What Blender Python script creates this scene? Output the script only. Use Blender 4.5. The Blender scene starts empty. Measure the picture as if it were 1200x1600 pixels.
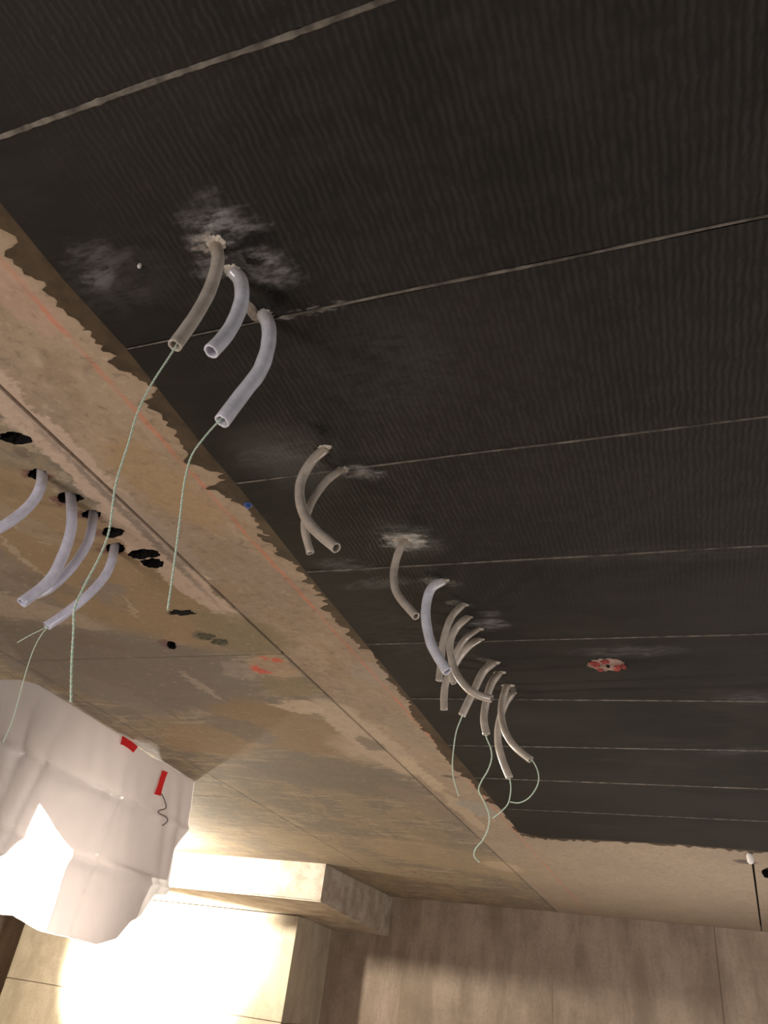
import bpy, bmesh, math, random
from mathutils import Vector, Matrix, noise
random.seed(7)
S = bpy.context.scene
COL = S.collection

# ------------------------------------------------------------------ camera
FPX = 1150.0                       # focal length in pixels of the 1200x1600 frame
CH = 1.6                           # camera height above the floor
H = 1.0                            # ceiling above the camera
CZ = CH + H
R = Matrix(((0.935936333518669, 0.33055727576664223, 0.12147043688612774),
            (-0.08944403875328154, 0.556732045362782, -0.8258626965768946),
            (-0.3406214079165785, 0.762090097759769, 0.5506321270730693)))   # world -> camera (x right, y down, z forward)
cam = bpy.data.cameras.new('camera')
cam.sensor_fit = 'VERTICAL'; cam.sensor_height = 36; cam.lens = FPX/1600*36
cam.clip_start = .01
co = bpy.data.objects.new('camera', cam); COL.objects.link(co)
M = Matrix.Identity(4)
for i in range(3):
    M[i][0] = R[0][i]; M[i][1] = -R[1][i]; M[i][2] = -R[2][i]
M.translation = (0, 0, CH)
co.matrix_world = M
S.camera = co

# ------------------------------------------------------------------ light
S.view_settings.view_transform = 'Standard'
S.view_settings.look = 'None'
S.view_settings.exposure = 0.0
S.view_settings.gamma = 1
S.view_settings.use_curve_mapping = False
w = bpy.data.worlds.new('world'); S.world = w; w.use_nodes = True
w.node_tree.nodes['Background'].inputs[0].default_value = (1.0, .95, .92, 1)
w.node_tree.nodes['Background'].inputs[1].default_value = 0.40

def area(name, loc, target, size, power, col):
    l = bpy.data.lights.new(name, 'AREA'); l.shape = 'DISK'; l.size = size; l.energy = power; l.color = col
    o = bpy.data.objects.new(name, l); COL.objects.link(o); o.location = loc
    o.rotation_euler = (Vector(target)-Vector(loc)).to_track_quat('-Z', 'Y').to_euler()
    return o
def spot(name, loc, target, power, col, angle, radius=.12, blend=.5):
    l = bpy.data.lights.new(name, 'SPOT'); l.energy = power; l.color = col
    l.spot_size = math.radians(angle); l.spot_blend = blend; l.shadow_soft_size = radius
    o = bpy.data.objects.new(name, l); COL.objects.link(o); o.location = loc
    o.rotation_euler = (Vector(target)-Vector(loc)).to_track_quat('-Z', 'Y').to_euler()
    return o
WARM = (1.0, .93, .88); LAMP = (1.0, .93, .80)
area('fill_light_near', (-2.0, -1.2, .5), (-1.2, 1.8, CZ), 1.4, 62, WARM)  # unseen area fills, near to rear, added to light the ceiling evenly
area('fill_light_middle', (.9, 3.2, .4), (-1.2, 4.6, CZ), 1.2, 46, WARM)
area('fill_light_rear', (.5, 6.2, .5), (-.6, 7.6, CZ), 1.2, 34, WARM)
spot('site_floodlight', (-6.4, 5.6, .7), (-5.45, 8.0, 1.75), 6500, LAMP, 50, .1, .55)
spot('site_lamp_behind_sheet', (-3.75, 2.75, 1.25), (-2.7, 3.05, 1.8), 430, LAMP, 66, .08, .9)
l = bpy.data.lights.new('hanging_bulb', 'POINT'); l.energy = 620; l.color = LAMP; l.shadow_soft_size = .06
o = bpy.data.objects.new('hanging_bulb', l); COL.objects.link(o); o.location = (-4.75, 5.95, 2.46)
l = bpy.data.lights.new('room_bulb', 'POINT'); l.energy = 48; l.color = WARM; l.shadow_soft_size = .07
o = bpy.data.objects.new('room_bulb', l); COL.objects.link(o); o.location = (2.0, 1.6, 1.5)

# ------------------------------------------------------------------ helpers
def ray(x, y): return R.transposed() @ Vector((x-600, y-800, FPX))
def up(v): return Vector((v.x, v.y, v.z+CH))
def onz(x, y, z=H): d = ray(x, y); return up(d*(z/d.z))
def ony(x, y, Y): d = ray(x, y); return up(d*(Y/d.y))
def onx(x, y, X): d = ray(x, y); return up(d*(X/d.x))
def lin(c):
    return tuple(((v/255)/12.92 if v/255 <= .04045 else ((v/255+.055)/1.055)**2.4) for v in c) + (1,)

def link(name, bm, mat, parent=None, smooth=False, **props):
    me = bpy.data.meshes.new(name)
    bmesh.ops.recalc_face_normals(bm, faces=bm.faces)
    bm.to_mesh(me); bm.free()
    for m in (mat if isinstance(mat, (list, tuple)) else [mat]): me.materials.append(m)
    if smooth:
        for p in me.polygons: p.use_smooth = True
    o = bpy.data.objects.new(name, me); COL.objects.link(o)
    if parent: o.parent = parent
    for k, v in props.items(): o[k] = v
    return o
def box(bm, x0, x1, y0, y1, z0, z1, bev=0):
    vs = [bm.verts.new((x, y, z)) for z in (z0, z1) for x, y in ((x0, y0), (x1, y0), (x1, y1), (x0, y1))]
    fs = [bm.faces.new([vs[i] for i in q]) for q in ((3, 2, 1, 0), (4, 5, 6, 7), (0, 1, 5, 4), (1, 2, 6, 5), (2, 3, 7, 6), (3, 0, 4, 7))]
    if bev:
        bmesh.ops.bevel(bm, geom=list({e for f in fs for e in f.edges}), offset=bev, segments=1, affect='EDGES')
def prism(bm, pts, z0, z1, holes=(), top=True):
    """flat underside at z0 with holes, sides up to z1"""
    loops = [pts] + list(holes); edges = []; rings = []
    for lp in loops:
        vs = [bm.verts.new((p[0], p[1], z0)) for p in lp]
        rings.append(vs)
        edges += [bm.edges.new((vs[i], vs[(i+1) % len(vs)])) for i in range(len(vs))]
    bmesh.ops.triangle_fill(bm, use_beauty=True, edges=edges)
    ups = []
    for vs in rings:
        us = [bm.verts.new((v.co.x, v.co.y, z1)) for v in vs]; ups.append(us)
        for i in range(len(vs)):
            j = (i+1) % len(vs)
            bm.faces.new((vs[i], vs[j], us[j], us[i]))
    if top:
        te = []
        for us in ups:
            for i in range(len(us)):
                e = bm.edges.get((us[i], us[(i+1) % len(us)])) or bm.edges.new((us[i], us[(i+1) % len(us)]))
                te.append(e)
        bmesh.ops.triangle_fill(bm, use_beauty=True, edges=te)

# ------------------------------------------------------------------ node helper
class N:
    def __init__(s, name, rough=.8, spec=.3):
        s.m = bpy.data.materials.new(name); s.m.use_nodes = True
        s.t = s.m.node_tree; s.b = s.t.nodes['Principled BSDF']
        s.b.inputs['Roughness'].default_value = rough
        s.b.inputs['Specular IOR Level'].default_value = spec
        s.geo = s.t.nodes.new('ShaderNodeNewGeometry'); s.pos = s.geo.outputs['Position']
    def n(s, typ, **ins):
        nd = s.t.nodes.new(typ)
        for k, v in ins.items(): setattr(nd, k, v)
        return nd
    def L(s, a, b): s.t.links.new(a, b)
    def setin(s, sock, v):
        if hasattr(v, 'is_output'): s.L(v, sock)
        else: sock.default_value = v
    def math(s, op, a, b=0., c=None, clamp=False):
        nd = s.n('ShaderNodeMath', operation=op, use_clamp=clamp)
        s.setin(nd.inputs[0], a); s.setin(nd.inputs[1], b)
        if c is not None: s.setin(nd.inputs[2], c)
        return nd.outputs[0]
    def vmath(s, op, a, b=(0, 0, 0)):
        nd = s.n('ShaderNodeVectorMath', operation=op)
        s.setin(nd.inputs[0], a); s.setin(nd.inputs[1], b)
        return nd.outputs['Value' if op in ('LENGTH', 'DISTANCE', 'DOT_PRODUCT') else 'Vector']
    def scale(s, v, k): 
        nd = s.n('ShaderNodeVectorMath', operation='MULTIPLY'); s.L(v, nd.inputs[0]); nd.inputs[1].default_value = k; return nd.outputs[0]
    def noise(s, vec, scale, detail=4, rough=.6, out=0, dist=0.):
        nd = s.n('ShaderNodeTexNoise'); s.L(vec, nd.inputs['Vector'])
        nd.inputs['Scale'].default_value = scale; nd.inputs['Detail'].default_value = detail; nd.inputs['Roughness'].default_value = rough
        nd.inputs['Distortion'].default_value = dist
        return nd.outputs[out]
    def ramp(s, v, a, b, lo=0., hi=1., smooth=True):
        nd = s.n('ShaderNodeMapRange'); nd.interpolation_type = 'SMOOTHSTEP' if smooth else 'LINEAR'
        s.L(v, nd.inputs[0])
        for i, k in enumerate((a, b, lo, hi)): nd.inputs[i+1].default_value = k
        return nd.outputs[0]
    def mix(s, f, a, b, mode='MIX'):
        nd = s.n('ShaderNodeMix', data_type='RGBA', blend_type=mode)
        s.setin(nd.inputs[0], f); s.setin(nd.inputs[6], a); s.setin(nd.inputs[7], b)
        return nd.outputs[2]
    def bump(s, h, strength, dist):
        nd = s.n('ShaderNodeBump'); nd.inputs['Strength'].default_value = strength; nd.inputs['Distance'].default_value = dist
        s.L(h, nd.inputs['Height']); s.L(nd.outputs[0], s.b.inputs['Normal'])
    def color(s, c): s.setin(s.b.inputs['Base Color'], c)
    def blob(s, vec, p1, p2, width, soft=.35):
        """mask of a stain: an ellipse from world point p1 to p2, half width in metres"""
        c = (p1+p2)/2; d = p2-p1
        mp = s.n('ShaderNodeMapping', vector_type='TEXTURE'); s.L(vec, mp.inputs[0])
        mp.inputs[1].default_value = (c.x, c.y, CZ); mp.inputs[2].default_value = (0, 0, math.atan2(d.y, d.x))
        mp.inputs[3].default_value = (max(d.length/2, .004), width, 1.)
        return s.ramp(s.vmath('LENGTH', mp.outputs[0]), 1+soft, 1-soft, 0., 1.)

def flat(name, c, rough=.6, spec=.3, var=0., vs=20):
    k = N(name, rough, spec)
    if var:
        a = k.noise(k.pos, vs, 5)
        k.color(k.mix(k.ramp(a, .3, .7), tuple(v*(1-var) for v in lin(c)[:3])+(1,), tuple(min(1, v*(1+var)) for v in lin(c)[:3])+(1,)))
        k.bump(a, .3, .004)
    else: k.color(lin(c))
    return k.m

# ------------------------------------------------------------------ concrete of the ceiling
def concrete_ceiling():
    k = N('stained_fair_faced_concrete', .78, .25)
    P = k.pos
    wv = k.noise(P, 5., 5, .65, 1)
    off = k.scale(k.vmath('SUBTRACT', wv, (.5, .5, .5)), (.17, .30, 0.))
    W = k.vmath('ADD', P, off)
    W = k.vmath('ADD', W, k.scale(k.vmath('SUBTRACT', k.noise(k.scale(P, (.6, 1.6, 1)), 26., 5, .7, 1), (.5, .5, .5)), (.07, .05, 0.)))
    st = k.scale(P, (1.0, .45, 1.))
    n1 = k.noise(st, 3.2, 6, .6, 0, .6); n2 = k.noise(st, 14., 6, .65, 0, .3); n3 = k.noise(P, 60., 3, .6)
    n4 = k.noise(k.scale(P, (.5, 2.2, 1)), 5., 5, .6, 0, 1.2)
    sep = k.n('ShaderNodeSeparateXYZ'); k.L(P, sep.inputs[0]); X, Y = sep.outputs[0], sep.outputs[1]
    left = k.ramp(X, -1.29, -1.31)
    # right strip: even warm tan
    n5 = k.noise(P, 34., 6, .7, 0, .4)
    c = k.mix(k.ramp(n1, .40, .60), lin((170, 145, 118)), lin((152, 130, 107)))
    c = k.mix(k.ramp(n2, .42, .66, 0, .6), c, lin((148, 122, 88)))
    c = k.mix(k.ramp(Y, 2.2, 5.5, 0, .6), c, lin((152, 138, 120)))
    c = k.mix(k.ramp(n5, .5, .7, 0, .35), c, lin((122, 104, 84)))
    c = k.mix(k.ramp(n5, .46, .30, 0, .35), c, lin((184, 162, 138)))
    # left field: taupe, ochre and pale clouds
    d = k.mix(k.ramp(n1, .46, .54), lin((140, 122, 94)), lin((122, 109, 92)))
    d = k.mix(k.ramp(n4, .53, .58, 0, .75), d, lin((166, 147, 120)))
    d = k.mix(k.ramp(n2, .53, .60, 0, .65), d, lin((112, 100, 84)))
    d = k.mix(k.ramp(n5, .5, .7, 0, .4), d, lin((96, 86, 72)))
    c = k.mix(left, c, d)
    fine0 = k.vmath('ADD', P, k.scale(k.vmath('SUBTRACT', k.noise(P, 45., 4, .7, 1), (.5, .5, .5)), (.05, .05, 0.)))
    def B(x1, y1, x2, y2, wpx, col, s=1., soft=.3, vec=None):
        nonlocal c
        p1, p2 = onz(x1, y1), onz(x2, y2)
        m_ = onz((x1+x2)/2, (y1+y2)/2); dx, dy = x2-x1, y2-y1; l = math.hypot(dx, dy) or 1
        q = onz((x1+x2)/2-dy/l*wpx, (y1+y2)/2+dx/l*wpx)
        dd = (p2-p1).normalized(); wdt = abs(dd.x*(q-m_).y-dd.y*(q-m_).x)
        c = k.mix(k.math('MULTIPLY', k.blob(vec or W, p1, p2, wdt, soft if vec else soft*.55), s), c, lin(col))
    PALE = (194, 168, 146); OCH = (146, 119, 82); OLV = (130, 112, 78); GRY = (114, 101, 87); TAU = (132, 114, 96)
    # left of the joint
    B(-120, 700, 330, 1010, 60, OCH, .9)
    B(40, 840, 330, 1000, 62, OCH, .9)
    B(-40, 1000, 420, 1100, 48, GRY, .9)
    B(-20, 850, 70, 950, 26, TAU, .8)
    B(-80, 930, 150, 975, 16, (168, 146, 122), .7)
    B(150, 905, 200, 955, 20, TAU, .9, .12)
    B(180, 935, 280, 985, 26, OCH, .7)
    B(-60, 560, 130, 735, 26, PALE, .95, .22)
    B(60, 650, 260, 880, 24, PALE, .95, .2)
    B(150, 800, 380, 980, 17, PALE, .9, .2)
    B(180, 770, 340, 920, 13, (158, 138, 118), .8, .3)
    B(300, 960, 450, 1020, 26, OLV, .85)
    B(280, 1010, 350, 1055, 20, GRY, .7)
    B(335, 1045, 372, 1068, 15, (116, 106, 92), .95, .12)
    B(350, 1032, 385, 1060, 16, (162, 144, 126), .5, .3)
    B(385, 1030, 460, 1050, 16, (176, 142, 108), .6)
    B(-10, 832, 72, 902, 3.5, (176, 156, 130), .7, .3); B(272, 1042, 345, 1094, 4, (164, 148, 126), .7, .3)
    B(-40, 770, 110, 860, 14, (158, 138, 112), .6, .3); B(60, 1040, 260, 1120, 14, (126, 114, 98), .7, .3)
    B(0, 895, 140, 930, 12, (122, 104, 82), .7, .3); B(470, 1195, 620, 1300, 10, (138, 122, 98), .7, .3)
    B(196, 935, 214, 965, 3, (176, 154, 124), .7, .3); B(300, 1110, 420, 1150, 6, (158, 142, 116), .6, .3)
    B(380, 1190, 520, 1235, 10, (106, 98, 86), .7, .3); B(480, 1130, 560, 1180, 8, (186, 164, 138), .7, .3)
    B(640, 1290, 760, 1345, 10, (126, 112, 88), .6, .3); B(100, 1000, 200, 1012, 6, (112, 92, 66), .6, .3)
    B(370, 1095, 500, 1180, 40, (134, 108, 72), .85)
    B(260, 1135, 390, 1180, 26, OCH, .7)
    B(420, 1060, 480, 1085, 18, OLV, .8)
    B(425, 1100, 510, 1112, 9, (192, 168, 138), .85, .2)
    B(500, 1090, 640, 1210, 24, (186, 164, 138), .85, .25)
    B(520, 1150, 640, 1200, 20, (178, 156, 130), .6)
    B(330, 1120, 420, 1160, 16, GRY, .8)
    B(440, 1180, 640, 1250, 24, (112, 102, 84), .85)
    B(560, 1150, 600, 1175, 8, (104, 92, 76), .7)
    B(600, 1225, 720, 1285, 14, TAU, .7)
    B(620, 1180, 690, 1235, 8, (196, 174, 142), .7)
    B(690, 1235, 760, 1300, 8, (190, 168, 138), .6)
    B(760, 1345, 810, 1362, 7, (206, 182, 156), .8)
    B(560, 1310, 820, 1370, 16, (156, 136, 104), .6)
    B(400, 1290, 620, 1370, 14, (150, 132, 100), .6)
    B(60, 668, 330, 935, 5, (112, 98, 86), .75, .5, fine0)
    # smears seen in the right strip
    B(-40, 400, 90, 520, 32, (182, 148, 126), .7, .4)
    B(60, 545, 100, 590, 18, (146, 122, 96), .6, .4)
    B(170, 690, 330, 820, 30, (168, 136, 92), .7, .4)
    B(560, 1040, 610, 1070, 18, (156, 140, 122), .7, .3)
    B(610, 1120, 680, 1180, 16, (150, 134, 112), .6, .4)
    B(720, 1250, 770, 1275, 10, (150, 146, 134), .7, .3)
    # red primer rims beside the openings
    fine = k.vmath('ADD', P, k.scale(k.vmath('SUBTRACT', k.noise(P, 45., 4, .7, 1), (.5, .5, .5)), (.05, .05, 0.)))
    for x, y, rx, s in ((60, 742, 24, .9), (96, 782, 18, .9), (135, 806, 20, .8), (160, 834, 16, .7), (170, 860, 22, .8), (262, 1006, 12, .8)):
        B(x-rx, y, x+rx, y, 7, (96, 44, 38), s, .4, fine)
    for x, y, rx, wd in ((405, 1048, 11, 4), (398, 1042, 6, 3), (433, 1032, 10, 3), (418, 1050, 7, 2), (413, 1028, 6, 2)):
        B(x-rx, y-2, x+rx, y+2, wd, (206, 74, 50), .95, .4, fine)
    B(300, 990, 332, 998, 6, (60, 60, 48), .8, .4, fine); B(332, 1000, 356, 1006, 5, (62, 62, 50), .8, .4, fine)
    B(20, 702, 50, 712, 7, (96, 78, 56), .8, .4, fine)
    B(1150, 1343, 1178, 1350, 4, (70, 56, 46), .9, .4, fine)
    B(690, 1212, 716, 1215, 2, (90, 74, 58), .9, .4, fine)
    # pin holes
    v = k.n('ShaderNodeTexVoronoi'); k.L(P, v.inputs['Vector']); v.inputs['Scale'].default_value = 9.
    pin = k.ramp(v.outputs['Distance'], .045, .02)
    pin = k.math('MULTIPLY', pin, k.ramp(n1, .48, .56))
    c = k.mix(k.math('MULTIPLY', pin, .75), c, lin((84, 66, 48)))
    # the snapped red chalk line
    a, b_ = onz(-60, 340), onz(760, 1250)
    t = k.math('ADD', X, -a.x); t2 = k.math('MULTIPLY', k.math('ADD', Y, -a.y), (b_.x-a.x)/(b_.y-a.y))
    dist = k.math('ABSOLUTE', k.math('SUBTRACT', k.math('SUBTRACT', t, t2), k.math('MULTIPLY', k.math('SUBTRACT', k.noise(k.scale(P, (1, 1, 1)), 9., 3), .5), .02)))
    brk = k.noise(k.scale(P, (1, 1, 1)), 11., 4, .7)
    line = k.math('MULTIPLY', k.ramp(dist, .011, .001), k.ramp(brk, .36, .6, .18, .62))
    c = k.mix(line, c, lin((208, 112, 76)))
    c = k.mix(k.ramp(n5, .52, .72, 0, .4), c, lin((100, 86, 70)))
    c = k.mix(k.ramp(n5, .44, .30, 0, .35), c, lin((192, 172, 146)))
    c = k.mix(k.ramp(n3, .3, .7, 0, .14), c, lin((100, 84, 66)))
    c = k.mix(.13, c, lin((150, 146, 144)))
    k.color(c)
    k.bump(k.math('ADD', n2, k.math('MULTIPLY', n3, .4)), .3, .006)
    return k.m

# ------------------------------------------------------------------ dark ribbed ceiling boards
def board_material():
    k = N('dark_combed_ceiling_board', .66, .2)
    P = k.pos
    sep = k.n('ShaderNodeSeparateXYZ'); k.L(P, sep.inputs[0]); X, Y = sep.outputs[0], sep.outputs[1]
    nb = k.noise(P, 2.5, 4, .6); nf = k.noise(P, 90., 3, .6); ns = k.noise(k.scale(P, (1, 5, 1)), 6., 5, .65, 0, .6)
    wob = k.noise(P, 22., 3, .6)
    ph = k.math('ADD', k.math('MULTIPLY', X, 2*math.pi/.0125), k.math('MULTIPLY', wob, 8.))
    rib = k.math('MULTIPLY_ADD', k.math('SINE', ph), .5, .5)
    brk = k.noise(k.scale(P, (1, .55, 1)), 55., 3, .6)
    rib = k.math('MULTIPLY', rib, k.ramp(brk, .3, .62, .1, 1.))
    m = k.math('MULTIPLY', k.ramp(Y, 2.3, 1.1), k.ramp(X, -.88, -.66))
    m = k.math('MULTIPLY', m, k.ramp(nb, .28, .5, .35, 1.))
    rib = k.math('MULTIPLY', rib, m)
    c = k.mix(k.ramp(nb, .35, .65), lin((27, 25, 23)), lin((37, 33, 30)))
    c = k.mix(k.ramp(ns, .45, .75, 0, .35), c, lin((50, 46, 43)))
    c = k.mix(k.math('MULTIPLY', rib, .55), c, lin((54, 50, 46)))  # rib tops tinted lighter in the colour, in place of raking light
    W = k.vmath('ADD', P, k.scale(k.vmath('SUBTRACT', k.noise(k.scale(P, (1, 2, 1)), 16., 5, .7, 1), (.5, .5, .5)), (.16, .09, 0.)))
    br = k.ramp(k.noise(k.scale(P, (1, 3, 1)), 24., 5, .7), .3, .66)
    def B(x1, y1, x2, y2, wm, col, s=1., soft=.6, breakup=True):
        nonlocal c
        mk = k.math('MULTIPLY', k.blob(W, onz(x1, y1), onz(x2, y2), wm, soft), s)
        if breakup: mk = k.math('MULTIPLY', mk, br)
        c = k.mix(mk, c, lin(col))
    DUST = (128, 124, 124); SHADE = (14, 13, 13)  # the near-black one paints conduit shadows into the board colour
    B(118, 400, 200, 395, .03, (96, 92, 94), .55); B(135, 438, 185, 424, .022, (116, 112, 116), .85)
    B(100, 470, 260, 420, .05, (70, 66, 64), .5)
    B(300, 350, 395, 366, .045, DUST, .9); B(318, 378, 350, 376, .022, (165, 155, 145), .9); B(365, 395, 455, 440, .035, DUST, .75)
    B(300, 425, 345, 415, .02, DUST, .55); B(434, 494, 530, 474, .007, (150, 146, 142), .8)
    B(355, 385, 425, 372, .018, SHADE, .95, .5, False); B(415, 455, 445, 470, .030, SHADE, .9, .5, False)
    B(380, 400, 410, 412, .012, SHADE, .9, .5, False)
    B(490, 655, 506, 678, .018, SHADE, .95, .5, False); B(506, 697, 530, 716, .012, SHADE, .95, .5, False)
    B(385, 715, 490, 700, .03, (104, 102, 100), .55); B(380, 690, 520, 740, .09, (76, 73, 70), .6, .7, False)
    B(530, 733, 590, 738, .022, DUST, .8); B(390, 715, 430, 712, .004, SHADE, .6)
    B(520, 600, 700, 540, .12, (60, 58, 56), .6)
    B(605, 842, 660, 845, .035, (176, 172, 164), .95, .45, False); B(590, 830, 680, 850, .06, (100, 100, 98), .6)
    B(500, 880, 580, 885, .03, (96, 94, 92), .6); B(540, 915, 640, 905, .03, (96, 94, 92), .5)
    B(670, 893, 690, 896, .02, SHADE, .9, .5, False); B(660, 905, 710, 908, .018, (150, 148, 142), .7)
    B(700, 928, 712, 930, .012, SHADE, .9, .5, False); B(700, 940, 735, 944, .015, (130, 128, 122), .7)
    B(740, 975, 790, 972, .03, DUST, .6); B(755, 958, 785, 956, .02, DUST, .4)
    B(775, 1035, 782, 1042, .024, SHADE, .95, .5, False); B(784, 1052, 792, 1058, .024, SHADE, .95, .5, False)
    B(750, 1030, 770, 1032, .02, (140, 132, 122), .6); B(792, 1068, 812, 1082, .012, (140, 132, 122), .4)
    B(900, 1018, 1060, 1014, .035, (86, 82, 80), .55); B(1130, 1088, 1210, 1090, .05, (76, 74, 76), .5)
    B(1100, 1175, 1200, 1170, .05, (70, 68, 70), .5); B(820, 870, 1200, 855, .04, (66, 62, 58), .4)
    B(580, 940, 700, 1040, .12, (66, 62, 58), .5)
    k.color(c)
    k.bump(k.math('ADD', rib, k.math('MULTIPLY', nf, .25)), .8, .002)
    return k.m

def wall_material(name, base, dark, streak=1., vz=.22):
    k = N(name, .85, .2)
    P = k.pos
    a = k.noise(k.scale(P, (1, 1, vz)), 4.5, 6, .65); b = k.noise(P, 3., 5, .6); f = k.noise(P, 40., 4, .6)
    c = k.mix(k.ramp(a, .35, .68, 0, streak), lin(base), lin(dark))
    c = k.mix(k.ramp(b, .45, .7, 0, .4), c, lin(tuple(int(v*.86) for v in dark)))
    c = k.mix(k.ramp(f, .4, .75, 0, .25), c, lin(tuple(int(v*.8) for v in dark)))
    k.color(c); k.bump(f, .3, .006)
    return k.m

def tube_material(name, c1, c2, dirt):
    k = N(name, .34, .45)
    P = k.pos
    n = k.noise(P, 26., 5, .65); f = k.noise(P, 130., 3)
    sep = k.n('ShaderNodeSeparateXYZ'); k.L(P, sep.inputs[0])
    top = k.ramp(k.math('ADD', sep.outputs[2], k.math('MULTIPLY', n, .04)), CZ-.035, CZ+.012)
    c = k.mix(k.ramp(n, .35, .65), lin(c1), lin(c2))
    c = k.mix(k.math('MULTIPLY', top, .8), c, lin(dirt))
    c = k.mix(k.ramp(f, .58, .75, 0, .35), c, lin(dirt))
    k.color(c); k.bump(n, .15, .002)
    k.b.inputs['Sheen Weight'].default_value = .25
    k.b.inputs['Roughness'].default_value = .3
    k.b.inputs['Coat Weight'].default_value = .7; k.b.inputs['Coat Roughness'].default_value = .14
    return k.m

M_CONC = concrete_ceiling()
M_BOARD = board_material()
M_WALL = wall_material('board_marked_wall_concrete', (150, 134, 119), (124, 109, 95))
M_PIER = wall_material('pale_pier_concrete', (176, 164, 144), (150, 138, 118), .7)
M_BEAM = wall_material('mottled_beam_concrete', (176, 164, 150), (142, 128, 114), 1., 1.)
M_FLOOR = wall_material('dusty_floor_concrete', (150, 136, 118), (120, 106, 90))
M_PRIMER = flat('dark_brown_adhesive_coat', (70, 57, 42), .6, .3, .35, 14)
M_MORTAR = flat('pale_mortar', (168, 158, 146), .9, .1, .3, 60)
M_FUZZ = flat('greyish_joint_fibre', (104, 97, 89), .95, .1, .5, 30)
M_BLACK = flat('black_foam_and_hole_shade', (26, 24, 23), .9, .1, .4, 120)
M_TAUPE = tube_material('taupe_plastic_conduit', (182, 170, 158), (160, 148, 136), (128, 114, 96))
M_LILAC = tube_material('pale_lilac_plastic_conduit', (212, 211, 221), (192, 191, 201), (150, 142, 138))
M_GREY = tube_material('grey_plastic_conduit', (206, 206, 224), (186, 186, 204), (140, 128, 122))
M_CORDG = flat('green_cord_strand', (186, 218, 194), .55, .3)
M_CORDW = flat('white_cord_strand', (224, 228, 212), .55, .3)
M_RED = flat('red_paint_chips', (122, 50, 46), .7, .2, .3, 60)
M_REDPALE = flat('pinkish_broken_concrete', (132, 108, 98), .9, .1, .4, 60)
M_TAPE = flat('red_adhesive_tape', (220, 34, 40), .4, .4)
M_BLUE = flat('blue_plastic', (52, 78, 130), .4, .4)
M_WIRE = flat('grey_tie_wire', (120, 106, 106), .5, .5)
M_WHITE = flat('white_plastic', (208, 200, 196), .5, .3)

# ------------------------------------------------------------------ structure
bm = bmesh.new(); box(bm, -9, 3.2, -2.6, 9.1, -.15, 0)
link('floor', bm, M_FLOOR, kind='structure')
bm = bmesh.new(); box(bm, -9, 3.2, -2.6, 9.1, CZ+.05, CZ+.25)
ceiling = link('ceiling', bm, flat('slab_backing_concrete', (34, 30, 26), .9, .1), kind='structure')  # backing coloured near-black, standing in for shade in holes and joints

def ellipse_hole(cx, cy, rx, ry, n=22, rag=.18, sd=0, rot=0):
    rnd = random.Random(sd); out = []
    for i in range(n):
        a = 2*math.pi*i/n; q = 1+rnd.uniform(-rag, rag)
        ex, ey = rx*q*math.cos(a), ry*q*math.sin(a)
        p = onz(cx+ex*math.cos(rot)-ey*math.sin(rot), cy+ex*math.sin(rot)+ey*math.cos(rot)); out.append((p.x, p.y))
    return out
XJ0, XJ1 = onz(15, 618), onz(860, 1415)
def xj(y): return XJ0.x+(XJ1.x-XJ0.x)*(y-XJ0.y)/(XJ1.y-XJ0.y)
YW = 8.76
# openings broken into the left concrete panel
HOLES = [(24, 685, 25, 9, .15), (58, 741, 15, 8, 0), (109, 778, 20, 9, 0), (143, 804, 15, 7, 0), (176, 832, 18, 8, 0),
         (180, 856, 15, 8, 0), (225, 866, 24, 8, 0), (238, 880, 19, 8, .1), (268, 1008, 8, 6, .6)]
hl = [ellipse_hole(*h[:4], 24, .14, i, h[4]) for i, h in enumerate(HOLES)]
YC = onz(250, 1027).y
G = .0065
def inside_dark(bm, hs):  # concrete hole sides coloured black to act as the shade inside
    ins = {(round(p[0], 5), round(p[1], 5)) for h in hs for p in h}
    for f in bm.faces:
        if any(v.co.z > CZ+.01 for v in f.verts) and all((round(v.co.x, 5), round(v.co.y, 5)) in ins for v in f.verts): f.material_index = 1
panels = [
    ([(-2.55, -2.6), (xj(-2.6)-G, -2.6), (xj(YC)-G, YC-.003), (-2.55, YC-.003)], hl),
    ([(-2.55, YC+.003), (xj(YC)-G, YC+.003), (xj(YW)-G, YW), (-2.80, YW)], []),
    ([(-9, -2.6), (-2.555, -2.6), (-2.555, YC+.003), (-2.555-.25*(4.415-YC)/(YW-YC), 4.415), (-9, 4.415)], []),
    ([(-9, 4.422), (-2.555-.25*(4.422-YC)/(YW-YC), 4.422), (-2.805, YW), (-9, YW)], []),
]
for pts, hs in panels:
    bm = bmesh.new(); prism(bm, pts, CZ, CZ+.05, hs, top=False)
    inside_dark(bm, hs)
    link('concrete_panel', bm, [M_CONC, M_BLACK], ceiling)
# right of the joint: strip along the boards and the field up to the back wall
EDGE = [onz(*p) for p in ((-60, 240), (0, 312), (100, 434), (205, 550), (315, 690), (375, 760), (480, 893), (575, 1008), (700, 1163), (812, 1300))]
EDGE = [(p.x, p.y) for p in EDGE]; EDGE = [(EDGE[0][0], -2.6)] + EDGE
FAR = [onz(*p) for p in ((850, 1308), (930, 1311), (1060, 1318), (1190, 1329))]; FAR = [(p.x, p.y) for p in FAR]
RJ0, RJ1 = onz(1175, 1340), onz(1190, 1455)
def rj(y): return RJ0.x+(RJ1.x-RJ0.x)*(y-RJ0.y)/(RJ1.y-RJ0.y)
pts = [(xj(-2.6)+G, -2.6), (EDGE[0][0], -2.6)] + EDGE[1:] + FAR[:-1] + [(rj(FAR[-1][1])-G, FAR[-1][1]), (rj(YW)-G, YW), (xj(YW)+G, YW)]
bm = bmesh.new(); prism(bm, pts, CZ, CZ+.05, [], top=False); link('concrete_panel', bm, M_CONC, ceiling)
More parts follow.
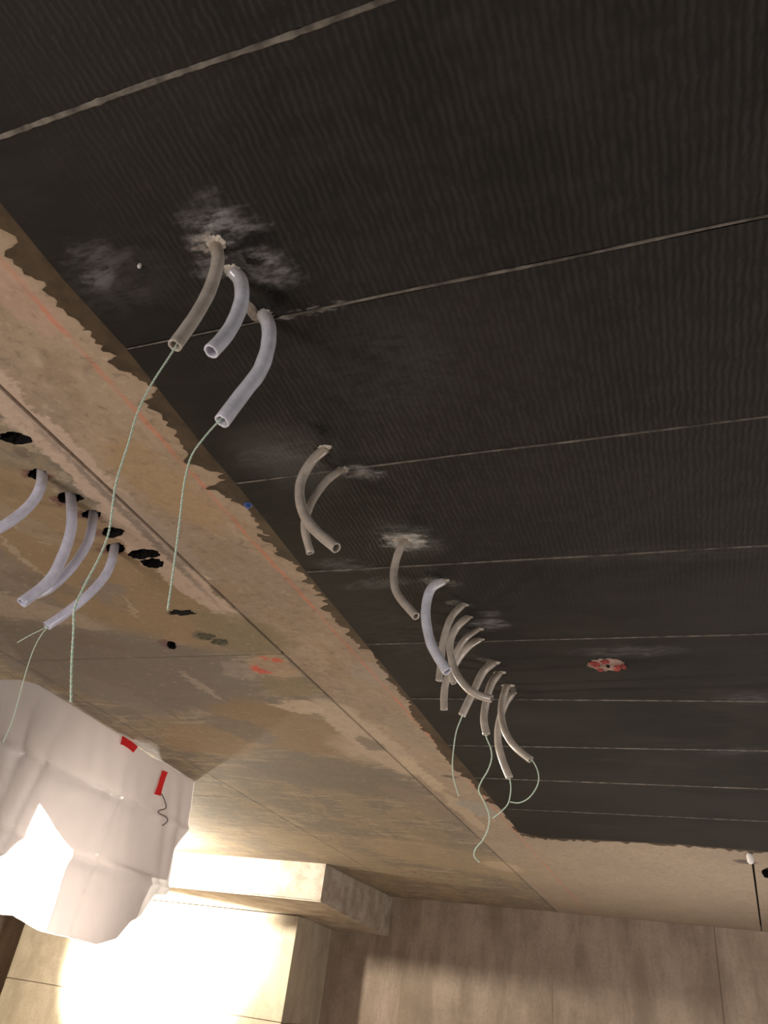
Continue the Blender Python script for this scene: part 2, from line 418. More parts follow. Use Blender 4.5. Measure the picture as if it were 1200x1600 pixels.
rh = ellipse_hole(1203, 1364, 13, 8, 14, .1, 5)
bm = bmesh.new(); prism(bm, [(rj(FAR[-1][1])+G, FAR[-1][1]), (3.2, FAR[-1][1]), (3.2, YW), (rj(YW)+G, YW)], CZ, CZ+.05, [rh], top=False)
inside_dark(bm, [rh])
link('concrete_panel', bm, [M_CONC, M_BLACK], ceiling)
for h in HOLES[:1] + HOLES[4:5] + HOLES[6:8]:       # foam plugs set back inside the open holes
    bm = bmesh.new(); c = onz(h[0], h[1]); rnd = random.Random(int(h[0]))
    g = 8; r = .035
    vs = {}
    for i in range(g+1):
        for j in range(g+1):
            vs[i, j] = bm.verts.new((c.x+(i/g-.5)*2*r, c.y+(j/g-.5)*2*r, CZ+.025+rnd.uniform(-.009, .009)))
    for i in range(g):
        for j in range(g): bm.faces.new((vs[i, j], vs[i+1, j], vs[i+1, j+1], vs[i, j+1]))
    link('foam_plug', bm, M_BLACK, ceiling)
# grey smears beside the group of holes: thin patches of old filler
for x, y, rx, ry, sd in ((284, 957, 20, 4, 1), (322, 994, 12, 5, 2), (344, 1003, 13, 4, 3)):
    bm = bmesh.new(); prism(bm, ellipse_hole(x, y, rx, ry, 26, .3, sd), CZ-.0015, CZ+.002)
    link('filler_patch', bm, M_BLACK if sd == 1 else flat('grey_green_filler', (84, 80, 64), .9, .1, .35, 60), ceiling)

# dark boards between the seams
SE = [((0, 212), (560, 13)), ((430, 495), (1200, 335)), ((540, 731), (1200, 648)), ((650, 882), (1200, 850)), ((750, 1000), (1200, 988)),
      ((800, 1091), (1200, 1094)), ((720, 1163), (1180, 1171)), ((850, 1218), (1190, 1231))]
seams = []
for a, b in SE:
    a, b = onz(*a), onz(*b); sl = (b.y-a.y)/(b.x-a.x); seams.append((a.y-sl*a.x, sl))
seams = [(seams[0][0]-1.3, 0), (seams[0][0]-.86, 0), (seams[0][0]-.43, 0)] + seams + [(4.36, 0)]
def ex(y):
    for (xa, ya), (xb, yb) in zip(EDGE, EDGE[1:]):
        if y <= yb: return xa+(xb-xa)*(y-ya)/(yb-ya)
    return EDGE[-1][0]
XR = 2.2
bounds = [(-2.6, 0)] + seams
for i in range(len(bounds)):
    o0, s0 = bounds[i]
    last = i == len(bounds)-1
    e0 = [q for q in EDGE if q[1] > o0+s0*q[0]+.012]
    x0 = ex(o0)
    g = .0035
    if last:
        pl = [(XR, o0+g), (x0, o0+g)] + e0 + FAR + [(XR, FAR[-1][1])]
    else:
        o1, s1 = bounds[i+1]; x1 = ex(o1+s1*-.95)
        mid = [q for q in e0 if q[1] < o1+s1*q[0]-.012]
        pl = [(XR, o0+s0*XR+g), (x0, o0+s0*x0+g)] + mid + [(x1, o1+s1*x1-g), (XR, o1+s1*XR-g)]
    bm = bmesh.new(); prism(bm, pl, CZ-.004-.0008*(i % 2), CZ+.05, [], top=False)
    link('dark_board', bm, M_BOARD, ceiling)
# fibre and mortar squeezed out of the seams
fz = [(2, .0012), (3, .0062), (4, .0026), (5, .0018), (6, .0018), (7, .0024), (8, .003), (9, .004), (10, .0045), (11, .002)]
for si, hw in fz:
    o0, s0 = seams[si] if si < len(seams) else (4.36, 0)
    bm = bmesh.new(); n = 260; rnd = random.Random(si); xa = ex(o0)+.004
    prev = None
    for i in range(n+1):
        x = xa+(XR-xa)*i/n
        q = noise.noise(Vector((x*9, si*3.1, 0)))*.5+.5; q2 = noise.noise(Vector((x*60, si*7.7, 2)))*.5+.5
        hh = hw*(.5+.5*q)*(.6+.8*q2); 
        if si == 4 and x < -.6: hh *= .35
        y = o0+s0*x+noise.noise(Vector((x*4, si, 1)))*.003
        z = CZ-.0062-.001*q2
        row = [bm.verts.new((x, y-hh, CZ-.0030)), bm.verts.new((x, y-hh*.5, z)), bm.verts.new((x, y+hh*.5, z)), bm.verts.new((x, y+hh, CZ-.0030))]
        if prev:
            for a in range(3): bm.faces.new((prev[a], prev[a+1], row[a+1], row[a]))
        prev = row
    link('seam_filler', bm, M_FUZZ, ceiling)

# ragged brown adhesive coat along the boards
JAG = [(-60, 262), (-30, 300), (0, 347), (12, 362), (29, 378), (20, 386), (8, 392), (22, 412), (38, 428), (56, 436), (73, 446), (70, 455), (90, 470), (88, 478), (106, 492),
       (127, 507), (134, 513), (129, 515), (144, 518), (150, 530), (158, 545), (172, 550), (184, 556), (168, 565), (182, 574), (214, 588), (232, 602), (248, 606), (240, 619),
       (226, 628), (240, 640), (254, 650), (268, 668), (279, 684), (286, 700), (293, 713), (291, 724), (316, 729), (330, 736), (352, 740), (340, 745), (354, 749), (338, 756), (322, 763),
       (340, 766), (352, 774), (368, 784), (388, 796), (398, 812), (406, 826), (421, 838), (402, 834), (414, 846), (433, 855), (432, 866), (452, 876), (470, 884), (463, 888), (476, 897), (478, 906),
       (474, 909), (492, 914), (488, 919), (503, 926), (492, 930), (513, 932), (506, 940), (512, 944), (502, 951), (516, 956), (528, 973), (546, 984), (540, 990), (552, 1000), (562, 1008),
       (560, 1013), (574, 1014), (583, 1018), (590, 1030), (592, 1038), (607, 1056), (604, 1062), (616, 1070), (626, 1084), (641, 1096), (640, 1106), (651, 1128), (662, 1137), (656, 1139), (668, 1144),
       (679, 1156), (682, 1168), (694, 1180), (706, 1196), (712, 1204), (722, 1208), (718, 1212), (736, 1218), (742, 1228), (752, 1240), (764, 1246), (758, 1251), (776, 1258), (791, 1267), (788, 1275), (806, 1290), (800, 1293), (812, 1302)]
jl = [onz(*p) for p in JAG]; jl = [(p.x, p.y) for p in jl]
rnd = random.Random(3); dense = []
for (xa, ya), (xb, yb) in zip(jl, jl[1:]):
    n = min(12, max(1, int(math.hypot(xb-xa, yb-ya)/.008)))
    for i in range(n):
        t = i/n; dense.append((xa+(xb-xa)*t+(rnd.choice((-1, 1))*rnd.uniform(.001, .009) if i else 0), ya+(yb-ya)*t))
dense.append(jl[-1])
bm = bmesh.new()
ins = [(x+.001, y) for x, y in EDGE[1:]]
prism(bm, dense + ins[::-1], CZ-.0016, CZ+.001)
link('adhesive_coat', bm, M_PRIMER, ceiling)
bm = bmesh.new()                                   # thin line of the same coat along the far edge of the boards
fl = [onz(*p) for p in ((812, 1302), (850, 1308), (930, 1311), (1060, 1318), (1190, 1329), (1290, 1336))]
rag = []
for a, b in zip(fl, fl[1:]):
    for i in range(16):
        t = i/16; p = a.lerp(b, t); rag.append((p.x, p.y+.05+rnd.uniform(-.03, .05)))
prism(bm, [(p.x, p.y+.001) for p in fl][::-1] + rag, CZ-.0016, CZ+.001)
link('adhesive_coat', bm, M_PRIMER, ceiling)

# ragged mortar crusts where conduits leave the boards
def crust(px, py, rx, ry, mat, sd, name='mortar_patch', n=30, rag=.2, th=.003, z=CZ-.0045):
    """irregular lump, radii in metres"""
    c = onz(px, py); rnd = random.Random(sd); bm = bmesh.new()
    rings = []
    for k_, (q, dz) in enumerate(((1., 0.), (.72, -th*.7), (.4, -th))):
        rg = []
        for i in range(n):
            a = 2*math.pi*i/n; u = q*(1+(rnd.uniform(-rag, rag) if k_ < 2 else rnd.uniform(-.1, .1)))
            rg.append(bm.verts.new((c.x+rx*u*math.cos(a), c.y+ry*u*math.sin(a), z+dz+rnd.uniform(-.0008, .0008)+(.0012 if k_ == 0 else 0))))
        rings.append(rg)
    for a, b in zip(rings, rings[1:]):
        for i in range(n):
            j = (i+1) % n; bm.faces.new((a[i], a[j], b[j], b[i]))
    bm.faces.new(rings[-1])
    return link(name, bm, mat, ceiling)
for i, (x, y, rx, ry) in enumerate(((337, 378, .019, .017), (364, 421, .016, .014), (413, 488, .016, .012), (508, 697, .018, .012), (536, 731, .018, .012),
                                    (628, 842, .028, .02), (692, 905, .022, .012), (724, 943, .018, .012), (733, 962, .014, .01), (748, 981, .018, .012), (750, 997, .018, .01),
                                    (771, 1034, .026, .014), (781, 1049, .026, .014), (793, 1069, .026, .014), (801, 1081, .016, .012))):
    crust(x, y, rx, ry, M_MORTAR, i+20, th=.003)
crust(395, 485, .013, .028, flat('taupe_mortar', (122, 112, 102), .9, .1, .25, 60), 71, n=18, rag=.12)
crust(562, 737, .035, .006, M_FUZZ, 72)
# red and pale patch broken out of the dark boards
crust(948, 1037, .062, .052, M_REDPALE, 80, 'broken_patch', 34, .12, .0035)
for i, (x, y, rx, ry) in enumerate(((930, 1035, .016, .026), (945, 1031, .016, .014), (964, 1040, .013, .03), (974, 1038, .009, .02), (938, 1043, .012, .012))):
    crust(x, y, rx, ry, M_RED, 81+i, 'red_paint_chip', 16, .35, .003, CZ-.0085)
crust(950, 1037, .006, .012, M_BLACK, 90, 'hollow', 12, .3, .002, CZ-.0105)

# back wall with its vertical board marks
bm = bmesh.new(); box(bm, -9, 3.2, YW+.012, YW+.3, 0, CZ+.05)
wb = link('wall_back', bm, M_WALL, kind='structure')
x = -4.2; rnd = random.Random(11); pxs = [1117]
xc = ony(1117, 1459, YW).x
cuts = [-4.2, -3.9]
while cuts[-1] < xc-.45: cuts.append(cuts[-1]+rnd.choice((.27, .31, .36)))
cuts[-1] = xc; cuts += [xc+.3, xc+.64, xc+.95, xc+1.3]
for i, (a, b) in enumerate(zip(cuts, cuts[1:])):
    g = .008 if abs(b-xc) < .01 else .0
    bm = bmesh.new(); box(bm, a, b-g, YW-rnd.choice((0, .0015, .003)), YW+.02, 0, CZ-.001)
    link('board_mark', bm, M_WALL, wb)
bm = bmesh.new(); box(bm, -9.2, -9, -2.6, 9.1, 0, CZ+.25); link('wall_left', bm, M_PIER, kind='structure')

# beam hanging under the ceiling, and the pier it meets
XB = -3.115; YB = 6.855; zf, zk = .684+CH, .604+CH
bm = bmesh.new()
vs = [bm.verts.new(p) for p in ((-9, YB, zf), (XB, YB, zf), (XB, YW, zk), (-9, YW, zk), (-9, YB, CZ), (XB, YB, CZ), (XB, YW, CZ), (-9, YW, CZ))]
for q in ((3, 2, 1, 0), (4, 5, 6, 7), (0, 1, 5, 4), (1, 2, 6, 5), (2, 3, 7, 6), (3, 0, 4, 7)): bm.faces.new([vs[i] for i in q])
bmesh.ops.bevel(bm, geom=[e for e in bm.edges if all(v.co.z < CZ-.1 or abs(v.co.x-XB) < .01 for v in e.verts)], offset=.012, segments=2, affect='EDGES')
beam = link('concrete_beam', bm, M_BEAM, label='pale mottled concrete beam hanging under the ceiling against the back wall', category='beam')
d = ray(467, 1430)          # where the pier edge meets the soffit
t = (.684+.0421*6.855)/(d.z+.0421*d.y); PC = d*t
YP, XP = PC.y, PC.x
jz = ony(110, 1544, YP).z
xl = ony(40, 1440, YP).x
bm = bmesh.new(); box(bm, xl, XP, YP, YW, jz+.004, zk+.03, .004)
pier = link('wall_pier', bm, M_PIER, kind='structure')
bm = bmesh.new(); box(bm, xl, XP, YP, YW, 0, jz-.004, .004); link('concrete_lift', bm, M_PIER, pier)
bm = bmesh.new(); box(bm, xl+.01, XP-.01, YP+.01, YW, jz-.01, jz+.01); link('joint', bm, M_WALL, pier)

# small fittings under the ceiling
def tag(o, label, cat, group=None):
    o['label'] = label; o['category'] = cat
    if group: o['group'] = group
    return o
def lathe(bm, prof, c, axis=Vector((0, 0, -1)), seg=14):
    a = axis.normalized(); u = a.orthogonal().normalized(); v = a.cross(u); rs = []
    for r, h in prof:
        rs.append([bm.verts.new(c+a*h+(u*math.cos(2*math.pi*i/seg)+v*math.sin(2*math.pi*i/seg))*r) for i in range(seg)])
    for p, q in zip(rs, rs[1:]):
        for i in range(seg): bm.faces.new((p[i], p[(i+1) % seg], q[(i+1) % seg], q[i]))
    bm.faces.new(rs[0]); bm.faces.new(rs[-1])
p = onz(388, 788)
bm = bmesh.new(); lathe(bm, ((.012, 0), (.012, .002), (.007, .003), (.0065, .010), (.003, .011)), p)
tag(link('blue_plug', bm, M_BLUE, smooth=False), 'small blue plastic plug in the ceiling on the ragged edge of the bare concrete', 'plug')
p = onz(220, 411)
bm = bmesh.new(); lathe(bm, ((.0028, 0.0), (.0034, .006), (.002, .009)), Vector((p.x, p.y, CZ-.003)))
tag(link('white_nail_head', bm, M_WHITE), 'tiny white nail head in the dark ceiling near the upper conduits', 'nail')
p = onz(1171, 1333)
bm = bmesh.new(); lathe(bm, ((.012, 0), (.02, .012), (.018, .05), (.008, .06)), p)
peg = tag(link('ceiling_anchor', bm, M_WHITE, smooth=True), 'small pale anchor peg at the far edge of the dark ceiling boards', 'anchor')

# ------------------------------------------------------------------ conduits and cords
def spline(P, n):
    P = [P[0]*2-P[1]] + P + [P[-1]*2-P[-2]]; out = []
    for i in range(1, len(P)-2):
        a, b, c, d = P[i-1:i+3]
        for k_ in range(n):
            t = k_/n
            out.append(.5*((2*b)+(c-a)*t+(2*a-5*b+4*c-d)*t*t+(3*b-a-3*c+d)*t**3))
    out.append(P[-2]); return out
def path3d(px, start, swing=0.):
    """pixels of one hanging line set on the upright plane through its start (turned by swing)"""
    bearing = Vector((start.x, start.y, 0)).normalized()
    a = math.radians(swing); nrm = Vector((bearing.x*math.cos(a)-bearing.y*math.sin(a), bearing.x*math.sin(a)+bearing.y*math.cos(a), 0))
    out = []
    for x, y in px:
        d = ray(x, y); s = Vector((start.x, start.y, start.z-CH))
        out.append(up(d*(s.dot(nrm)/d.dot(nrm))))
    return out
def frames(P):
    T = [(P[min(i+1, len(P)-1)]-P[max(i-1, 0)]).normalized() for i in range(len(P))]
    u = T[0].orthogonal().normalized(); fr = []
    for t in T:
        u = (u-t*u.dot(t)).normalized(); fr.append((t, u, t.cross(u)))
    return fr
def tube_bm(P, r, seg=18, inner=.72, bore=.05, bm=None, wob=0.):
    bm = bm or bmesh.new(); fr = frames(P); rings = []
    for i, (p, (t, u, v)) in enumerate(zip(P, fr)):
        rr = r*(1+wob*noise.noise(p*40))
        rings.append([bm.verts.new(p+(u*math.cos(2*math.pi*j/seg)+v*math.sin(2*math.pi*j/seg))*rr) for j in range(seg)])
    if inner:
        t, u, v = fr[-1]; e = P[-1]
        cut = [random.uniform(-.0012, .0012) for _ in range(seg)]
        rings.append([bm.verts.new(e+t*(.001+cut[j])+(u*math.cos(2*math.pi*j/seg)+v*math.sin(2*math.pi*j/seg))*r*.97) for j in range(seg)])
        rings.append([bm.verts.new(e+t*(.001+cut[j])+(u*math.cos(2*math.pi*j/seg)+v*math.sin(2*math.pi*j/seg))*r*(inner+.03)) for j in range(seg)])
        L = 0; k_ = len(P)-1
        while k_ > 0 and L < bore:
            t, u, v = fr[k_]
            rings.append([bm.verts.new(P[k_]+(u*math.cos(2*math.pi*j/seg)+v*math.sin(2*math.pi*j/seg))*r*inner) for j in range(seg)])
            L += (P[k_]-P[k_-1]).length; k_ -= 1
    for a, b in zip(rings, rings[1:]):
        for j in range(seg): bm.faces.new((a[j], a[(j+1) % seg], b[(j+1) % seg], b[j]))
    bm.faces.new(rings[0]); bm.faces.new(rings[-1])
    return bm
ENDS = {}
def conduit(key, px, wpx, mat, label, group, swing=0., lead=.0):
    s = onz(*px[0])
    P = path3d(px, s, swing)
    P[0] = Vector((s.x, s.y, CZ-.002+lead))
    P = spline(P, 7)
    m_ = P[len(P)//2]; dep = (R @ (m_-Vector((0, 0, CH)))).z
    r = wpx/2/FPX*dep
    o = link('conduit', tube_bm(P, r, wob=.05), mat, smooth=True)
    tag(o, label, 'conduit', group)
    ENDS[key] = (P[-1], P[-1]-P[-4], r, s)
    return o
G1 = 'flexible conduits hanging from the dark ceiling boards'
G2 = 'flexible conduits hanging from holes in the bare concrete ceiling'
conduit('t1', [(338, 380), (340, 410), (328, 452), (308, 490), (289, 518), (273, 540)], 21.5, M_TAUPE,
        'taupe conduit with a cord, topmost of the three nearest the camera', G1, 6)
conduit('t2', [(364, 421), (376, 440), (377, 472), (364, 506), (348, 530), (330, 549)], 24, M_LILAC,
        'short pale lilac conduit without a cord, middle of the three nearest the camera', G1, 8)
conduit('t3', [(412, 489), (420, 512), (418, 545), (405, 581), (380, 614), (347, 658)], 24, M_LILAC,
        'long pale lilac conduit with a cord, lowest of the three nearest the camera', G1, 0)
conduit('t4', [(510, 699), (488, 720), (472, 747), (468, 772), (474, 801), (490, 826), (525, 856)], 16, M_TAUPE,
        'thicker taupe conduit of the crossing pair, its open end bent towards the boards', G1, -38)
conduit('t5', [(537, 731), (512, 750), (492, 776), (480, 802), (476, 826), (485, 864)], 12.5, M_TAUPE,
        'thinner taupe conduit of the crossing pair, its open end hanging straight down', G1, 15)
conduit('t6', [(633, 841), (620, 871), (615, 902), (622, 930), (650, 963)], 12.5, M_TAUPE,
        'single taupe conduit curving out of a round white mortar patch', G1, -38)
conduit('t7', [(694, 905), (673, 921), (665, 956), (671, 998), (684, 1026), (699, 1049)], 15.5, M_LILAC,
        'pale lilac conduit, thickest and foremost of the long far row', G1, -18)
conduit('t8', [(724, 943), (705, 965), (693, 1000), (689, 1034), (686, 1063)], 11, M_TAUPE,
        'taupe conduit just behind the thick lilac one, ending level with its mouth', G1)
conduit('t9', [(733, 961), (714, 980), (704, 1001), (704, 1022), (712, 1050), (730, 1075), (750, 1087), (768, 1092)], 11.5, M_TAUPE,
        'long taupe conduit sweeping sideways across the corded conduits of the far row', G1, -18)
conduit('t10', [(748, 981), (727, 998), (712, 1021), (704, 1046), (709, 1067)], 9.5, M_TAUPE,
        'taupe conduit with its short end beside the mouth of the thick lilac conduit', G1, -6)
conduit('t11', [(751, 996), (731, 1011), (713, 1034), (698, 1063), (694, 1085), (694, 1108)], 11.5, M_TAUPE,
        'taupe conduit hanging lowest beneath the mouth of the thick lilac conduit', G1, -14)
conduit('t12', [(772, 1034), (755, 1050), (741, 1078), (731, 1098), (722, 1117)], 12, M_TAUPE,
        'taupe conduit first of the last far group, with a cord falling past the concrete edge', G1, -6)
conduit('t13', [(781, 1049), (767, 1070), (759, 1100), (756, 1124), (760, 1147)], 12, M_TAUPE,
        'taupe conduit with a long S-shaped cord, second of the last far group', G1)
conduit('t15', [(801, 1081), (788, 1102), (780, 1130), (778, 1157), (784, 1184), (796, 1215)], 11.5, M_TAUPE,
        'taupe conduit hanging lowest of all in the last far group', G1, -6)
conduit('t14', [(793, 1068), (786, 1090), (783, 1114), (789, 1142), (804, 1166), (829, 1187)], 11, M_TAUPE,
        'taupe conduit farthest along the boards, its cord curling back in a loop', G1, -22)
conduit('t16', [(60, 739), (64, 758), (50, 785), (20, 812), (-22, 836), (-60, 850)], 17, M_GREY,
        'grey conduit cut by the picture edge, from the first round hole in bare concrete', G2, 0, .03)
conduit('t17', [(104, 778), (112, 800), (110, 832), (95, 876), (74, 910), (34, 942)], 17, M_GREY,
        'long grey conduit from the large dark hole, crossing in front of its neighbour', G2, 6, .03)
conduit('t18', [(142, 804), (143, 826), (136, 850), (114, 884), (80, 917), (42, 934)], 15, M_GREY,
        'grey conduit from the third hole, its end passing behind the neighbouring conduit', G2, -6, .03)
conduit('t19', [(176, 857), (174, 878), (161, 904), (135, 932), (100, 960), (73, 978)], 14.5, M_GREY,
        'grey conduit with two pull cords in its end, lowest on the bare concrete', G2, 0, .03)

def cord(px, start, r, label, swing=0., twist=.011):
    P = path3d(px, start, swing); P[0] = start.copy()
    Q = spline(P, 10); L = sum((b-a).length for a, b in zip(Q, Q[1:]))
    n = max(20, int(L/(twist/7)));
    # resample evenly
    out = []; acc = 0; i = 0; segl = [(b-a).length for a, b in zip(Q, Q[1:])]
    for k_ in range(n+1):
        tgt = L*k_/n
        while i < len(segl)-1 and acc+segl[i] < tgt: acc += segl[i]; i += 1
        out.append(Q[i].lerp(Q[i+1], min(1, max(0, (tgt-acc)/max(segl[i], 1e-6)))))
    fr = frames(out); me = bmesh.new()
    for s_ in (0, math.pi):
        pts = []
        for k_, (p, (t, u, v)) in enumerate(zip(out, fr)):
            a = s_+2*math.pi*(L*k_/n)/twist
            pts.append(p+(u*math.cos(a)+v*math.sin(a))*r*.3)
        before = len(me.faces); tube_bm(pts, r*.44, 6, 0, 0, me)
        me.faces.ensure_lookup_table()
        for f in me.faces[before:]: f.material_index = 0 if s_ == 0 else 1
    o = link('pull_cord', me, [M_CORDG, M_CORDW], smooth=True)
    return tag(o, label, 'cord', 'pull cords hanging out of the conduits')
def inside(key):
    e, d, r, s = ENDS[key]; return e-d.normalized()*.02
cord([(278, 530), (268, 552), (237, 600), (215, 645), (200, 695), (181, 757), (171, 827), (156, 869), (132, 915), (117, 950), (115, 985), (112, 1040), (111, 1097)], inside('t1'), .0021,
     'longest pale green pull cord, from the nearest taupe conduit down across the bare concrete')
cord([(352, 650), (340, 660), (318, 685), (299, 713), (288, 755), (280, 820), (271, 890), (262, 953)], inside('t3'), .0023,
     'pale green pull cord from the long lilac conduit, ending beside a black smear')
cord([(80, 973), (68, 982), (48, 992), (27, 1004)], inside('t19'), .0020, 'short stiff end of pull cord sticking out of the lowest grey conduit')
cord([(80, 974), (66, 990), (52, 1016), (40, 1052), (30, 1090), (18, 1130), (5, 1160)], inside('t19'), .0021,
     'pull cord hanging from the lowest grey conduit in front of the plastic sheet')
cord([(724, 1110), (720, 1124), (713, 1143), (709, 1168), (707, 1192), (708, 1212), (713, 1232), (717, 1244)], inside('t12'), .0030,
     'pull cord of the far group falling nearly straight past the concrete edge')
cord([(759, 1140), (760, 1152), (767, 1170), (768, 1186), (762, 1204), (752, 1221), (748, 1235), (756, 1252), (764, 1272), (763, 1292), (755, 1311), (743, 1326), (741, 1338), (749, 1347)], inside('t13'), .0034,
     'long S-shaped pull cord with a hooked end over the concrete joint')
cord([(825, 1184), (833, 1190), (841, 1208), (840, 1226), (828, 1245), (812, 1254), (797, 1253)], inside('t14'), .0030,
     'pull cord curling back in a wide loop over the dark boards')
cord([(794, 1210), (797, 1220), (798, 1236), (794, 1255), (784, 1267), (770, 1278)], inside('t15'), .0030,
     'short pull cord from the lowest far conduit, bending towards the concrete edge')

# ------------------------------------------------------------------ plastic sheet
SA = Vector((-2.66, 2.446)); SD = Vector((-.18, 1.628)).normalized(); SN = Vector((SD.y, -SD.x))
def sp(s_, z, off): q = SA+SD*s_+SN*off; return (q.x, q.y, z)
def sheet_material(name, c, trans, al=1.):
    m = bpy.data.materials.new(name); m.use_nodes = True; t = m.node_tree
    b = t.nodes['Principled BSDF']; out = t.nodes['Material Output']
    g = t.nodes.new('ShaderNodeNewGeometry'); nz = t.nodes.new('ShaderNodeTexNoise'); nz.inputs['Scale'].default_value = 6.; nz.inputs['Detail'].default_value = 4
    t.links.new(g.outputs['Position'], nz.inputs['Vector'])
    mx = t.nodes.new('ShaderNodeMix'); mx.data_type = 'RGBA'; t.links.new(nz.outputs[0], mx.inputs[0])
    mx.inputs[6].default_value = lin(c); mx.inputs[7].default_value = lin(tuple(int(v*.96) for v in c))
    t.links.new(mx.outputs[2], b.inputs['Base Color']); b.inputs['Roughness'].default_value = .45
    bp = t.nodes.new('ShaderNodeBump'); bp.inputs['Strength'].default_value = .25; bp.inputs['Distance'].default_value = .02
    t.links.new(nz.outputs[0], bp.inputs['Height']); t.links.new(bp.outputs[0], b.inputs['Normal'])
    tr = t.nodes.new('ShaderNodeBsdfTranslucent'); t.links.new(mx.outputs[2], tr.inputs[0])
    ms = t.nodes.new('ShaderNodeMixShader'); ms.inputs[0].default_value = trans
    t.links.new(b.outputs[0], ms.inputs[1]); t.links.new(tr.outputs[0], ms.inputs[2]); t.links.new(ms.outputs[0], out.inputs['Surface'])
    return m
M_SHEET = sheet_material('white_translucent_plastic_film', (224, 219, 218), .5)
M_SHEET2 = sheet_material('doubled_white_plastic_film', (230, 221, 219), .38)
def resample(pl, n):
    L = [0]
    for a, b in zip(pl, pl[1:]): L.append(L[-1]+(b-a).length)
    out = []
    for k_ in range(n+1):
        t = L[-1]*k_/n; i = 0
        while i < len(L)-2 and L[i+1] < t: i += 1
        out.append(pl[i].lerp(pl[i+1], (t-L[i])/max(1e-9, L[i+1]-L[i])))
    return out
def crease(y, z):
    """how far the film stands off its plane"""
    d = noise.noise(Vector((y*2.2, z*.8, 0)))*.035 + abs(noise.noise(Vector((y*6+z*1.5, z*1.2, 3))))*.028
    for a, b in CR:
        # distance to a pressed fold line
        l = (b-a).length; nx = ((y-a.x)*(b.y-a.y)-(z-a.y)*(b.x-a.x))/l
        d += .022*math.exp(-abs(nx)/.018)
    return d
def yz(x, y):
    d = ray(x, y); n_ = Vector((SN.x, SN.y, 0)); p = up(d*(SA.dot(SN)/d.dot(n_)))
    return Vector(((Vector((p.x, p.y))-SA).dot(SD), p.z))
CR = [(yz(0, 1164), yz(289, 1295)), (yz(0, 1300), yz(290, 1400)), (yz(62, 1075), (yz(20, 1180))), (yz(110, 1105), yz(60, 1200)), (yz(205, 1170), yz(150, 1330))]
def coons(top, right, bottom, left, n, m):
    T, B_, Lf, Rt = resample(top, n), resample(bottom, n), resample(left, m), resample(right, m)
    g = {}
    for i in range(n+1):
        for j in range(m+1):
            s, t = i/n, j/m
            p = T[i]*(1-t)+B_[i]*t+Lf[j]*(1-s)+Rt[j]*s-(T[0]*(1-s)*(1-t)+T[-1]*s*(1-t)+B_[0]*(1-s)*t+B_[-1]*s*t)
            g[i, j] = p
    return g
def film(name, mat, parts, off, parent=None):
    bm = bmesh.new()
    for (top, right, bottom, left, n, m) in parts:
        f = lambda L: [yz(*p) for p in L]
        g = coons(f(top), f(right), f(bottom), f(left), n, m); vs = {}
        for (i, j), p in g.items(): vs[i, j] = bm.verts.new(sp(p.x, min(p.y, CZ-.0015), off+crease(p.x, p.y)*min(1, .02+max(0, CZ-p.y)*3.5)))
        for i in range(n):
            for j in range(m): bm.faces.new((vs[i, j], vs[i+1, j], vs[i+1, j+1], vs[i, j+1]))
    o = link(name, bm, mat, parent, smooth=True)
    return o
topl = [(-110, 1068), (-40, 1058), (0, 1062), (30, 1062), (58, 1069), (101, 1095), (180, 1144), (240, 1185), (262, 1194), (304, 1222)]
rightl = [(304, 1222), (298, 1262), (288, 1300), (273, 1328), (268, 1360), (258, 1398)]
bottoml = [(-110, 1420), (-30, 1425), (0, 1429), (18, 1430), (40, 1442), (66, 1456), (110, 1466), (150, 1476), (182, 1466), (205, 1440), (222, 1430), (240, 1398), (258, 1398)]
leftl = [(-110, 1068), (-110, 1420)]
sheet = film('plastic_sheet', M_SHEET, [(topl, rightl, bottoml, leftl, 90, 60)], 0.)
tag(sheet, 'white plastic sheet taped up under the concrete ceiling, creased and lit from behind', 'sheet')
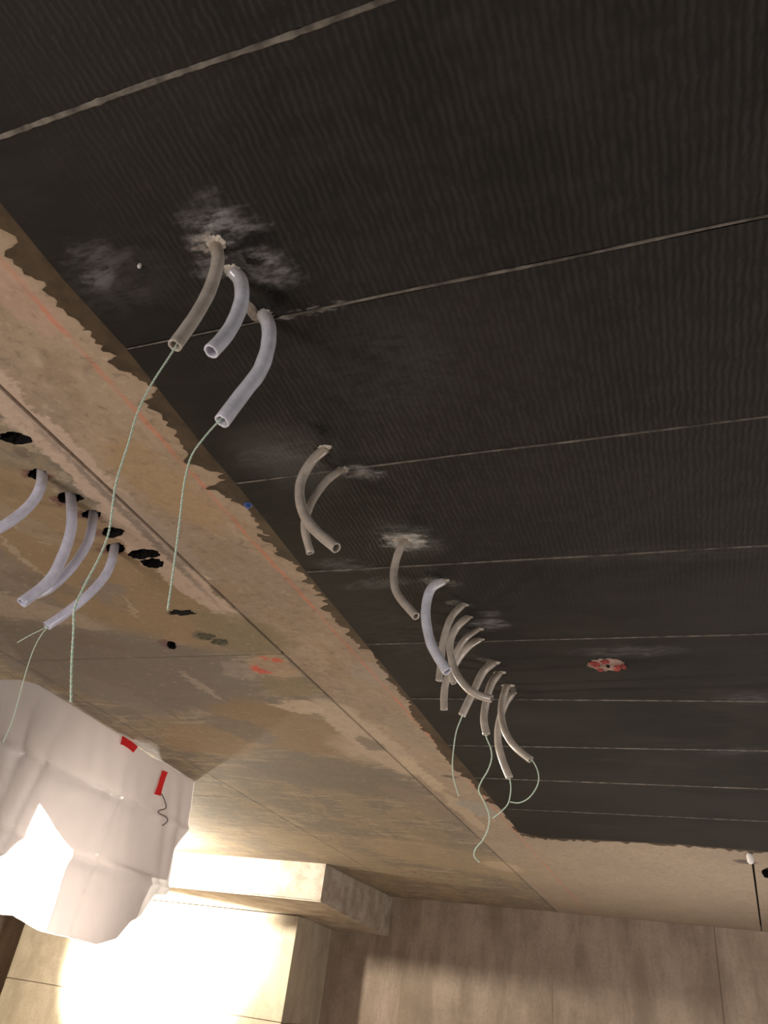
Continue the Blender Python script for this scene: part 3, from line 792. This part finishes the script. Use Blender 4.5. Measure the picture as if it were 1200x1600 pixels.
# doubled film behind everything but the bright flap
film('folded_layer', M_SHEET2, [
    ([(36, 1064), (58, 1069), (101, 1095), (180, 1144), (240, 1185), (262, 1194), (304, 1222)], [(304, 1222), (298, 1262), (288, 1300), (273, 1328), (262, 1375)],
     [(62, 1257), (88, 1296), (112, 1329), (160, 1340), (230, 1370), (262, 1375)], [(36, 1064), (50, 1160), (62, 1257)], 50, 30),
    ([(112, 1329), (160, 1340), (238, 1366)], [(238, 1366), (232, 1395), (215, 1436)], [(72, 1456), (110, 1466), (150, 1476), (182, 1466), (205, 1440), (215, 1436)], [(112, 1329), (95, 1390), (72, 1456)], 30, 20),
    ([(-110, 1068), (-40, 1058), (0, 1062), (36, 1064)], [(36, 1064), (50, 1160), (62, 1257)], [(-110, 1350), (0, 1337), (35, 1305), (62, 1257)], [(-110, 1068), (-110, 1350)], 30, 30),
], -.006, sheet)
def strip(name, px, wpx, mat, off=.014):
    bm = bmesh.new(); pr = None
    for i, (x, y) in enumerate(px):
        a = px[max(0, i-1)]; b = px[min(len(px)-1, i+1)]; l = math.hypot(b[0]-a[0], b[1]-a[1]); nx, ny = -(b[1]-a[1])/l*wpx/2, (b[0]-a[0])/l*wpx/2
        j_ = random.uniform(.85, 1.1)
        row = []
        for s_ in (-1, 1):
            p = yz(x+nx*s_*j_, y+ny*s_*j_); st = crease(p.x, p.y)*min(1, .02+max(0, CZ-p.y)*3.5)+off
            row += [bm.verts.new(sp(p.x, min(p.y, CZ-.002), st)), bm.verts.new(sp(p.x, min(p.y, CZ-.002), st-.002))]
        if pr:
            for q in ((0, 2, 3, 1),): pass
            bm.faces.new((pr[0], pr[2], row[2], row[0])); bm.faces.new((pr[1], pr[3], row[3], row[1]))
            bm.faces.new((pr[0], row[0], row[1], pr[1])); bm.faces.new((pr[2], row[2], row[3], pr[3]))
        pr = row
    return link(name, bm, mat, sheet)
strip('red_tape', [(186, 1156), (192, 1158), (200, 1164), (208, 1171)], 14, M_TAPE)
strip('red_tape', [(255, 1205), (252, 1214), (248, 1228), (244, 1242)], 8, M_TAPE)
P = [yz(*p) for p in ((246, 1240), (249, 1252), (249, 1262), (240, 1266), (238, 1270), (246, 1276), (249, 1283), (244, 1289))]
P = spline([Vector(sp(p.x, p.y, crease(p.x, p.y)+.034)) for p in P], 5)
tag(link('wire_hook', tube_bm(P, .0038, 6, 0), M_WIRE, smooth=True), 'thin grey bent tie wire hanging below the narrow red tape on the sheet', 'wire')
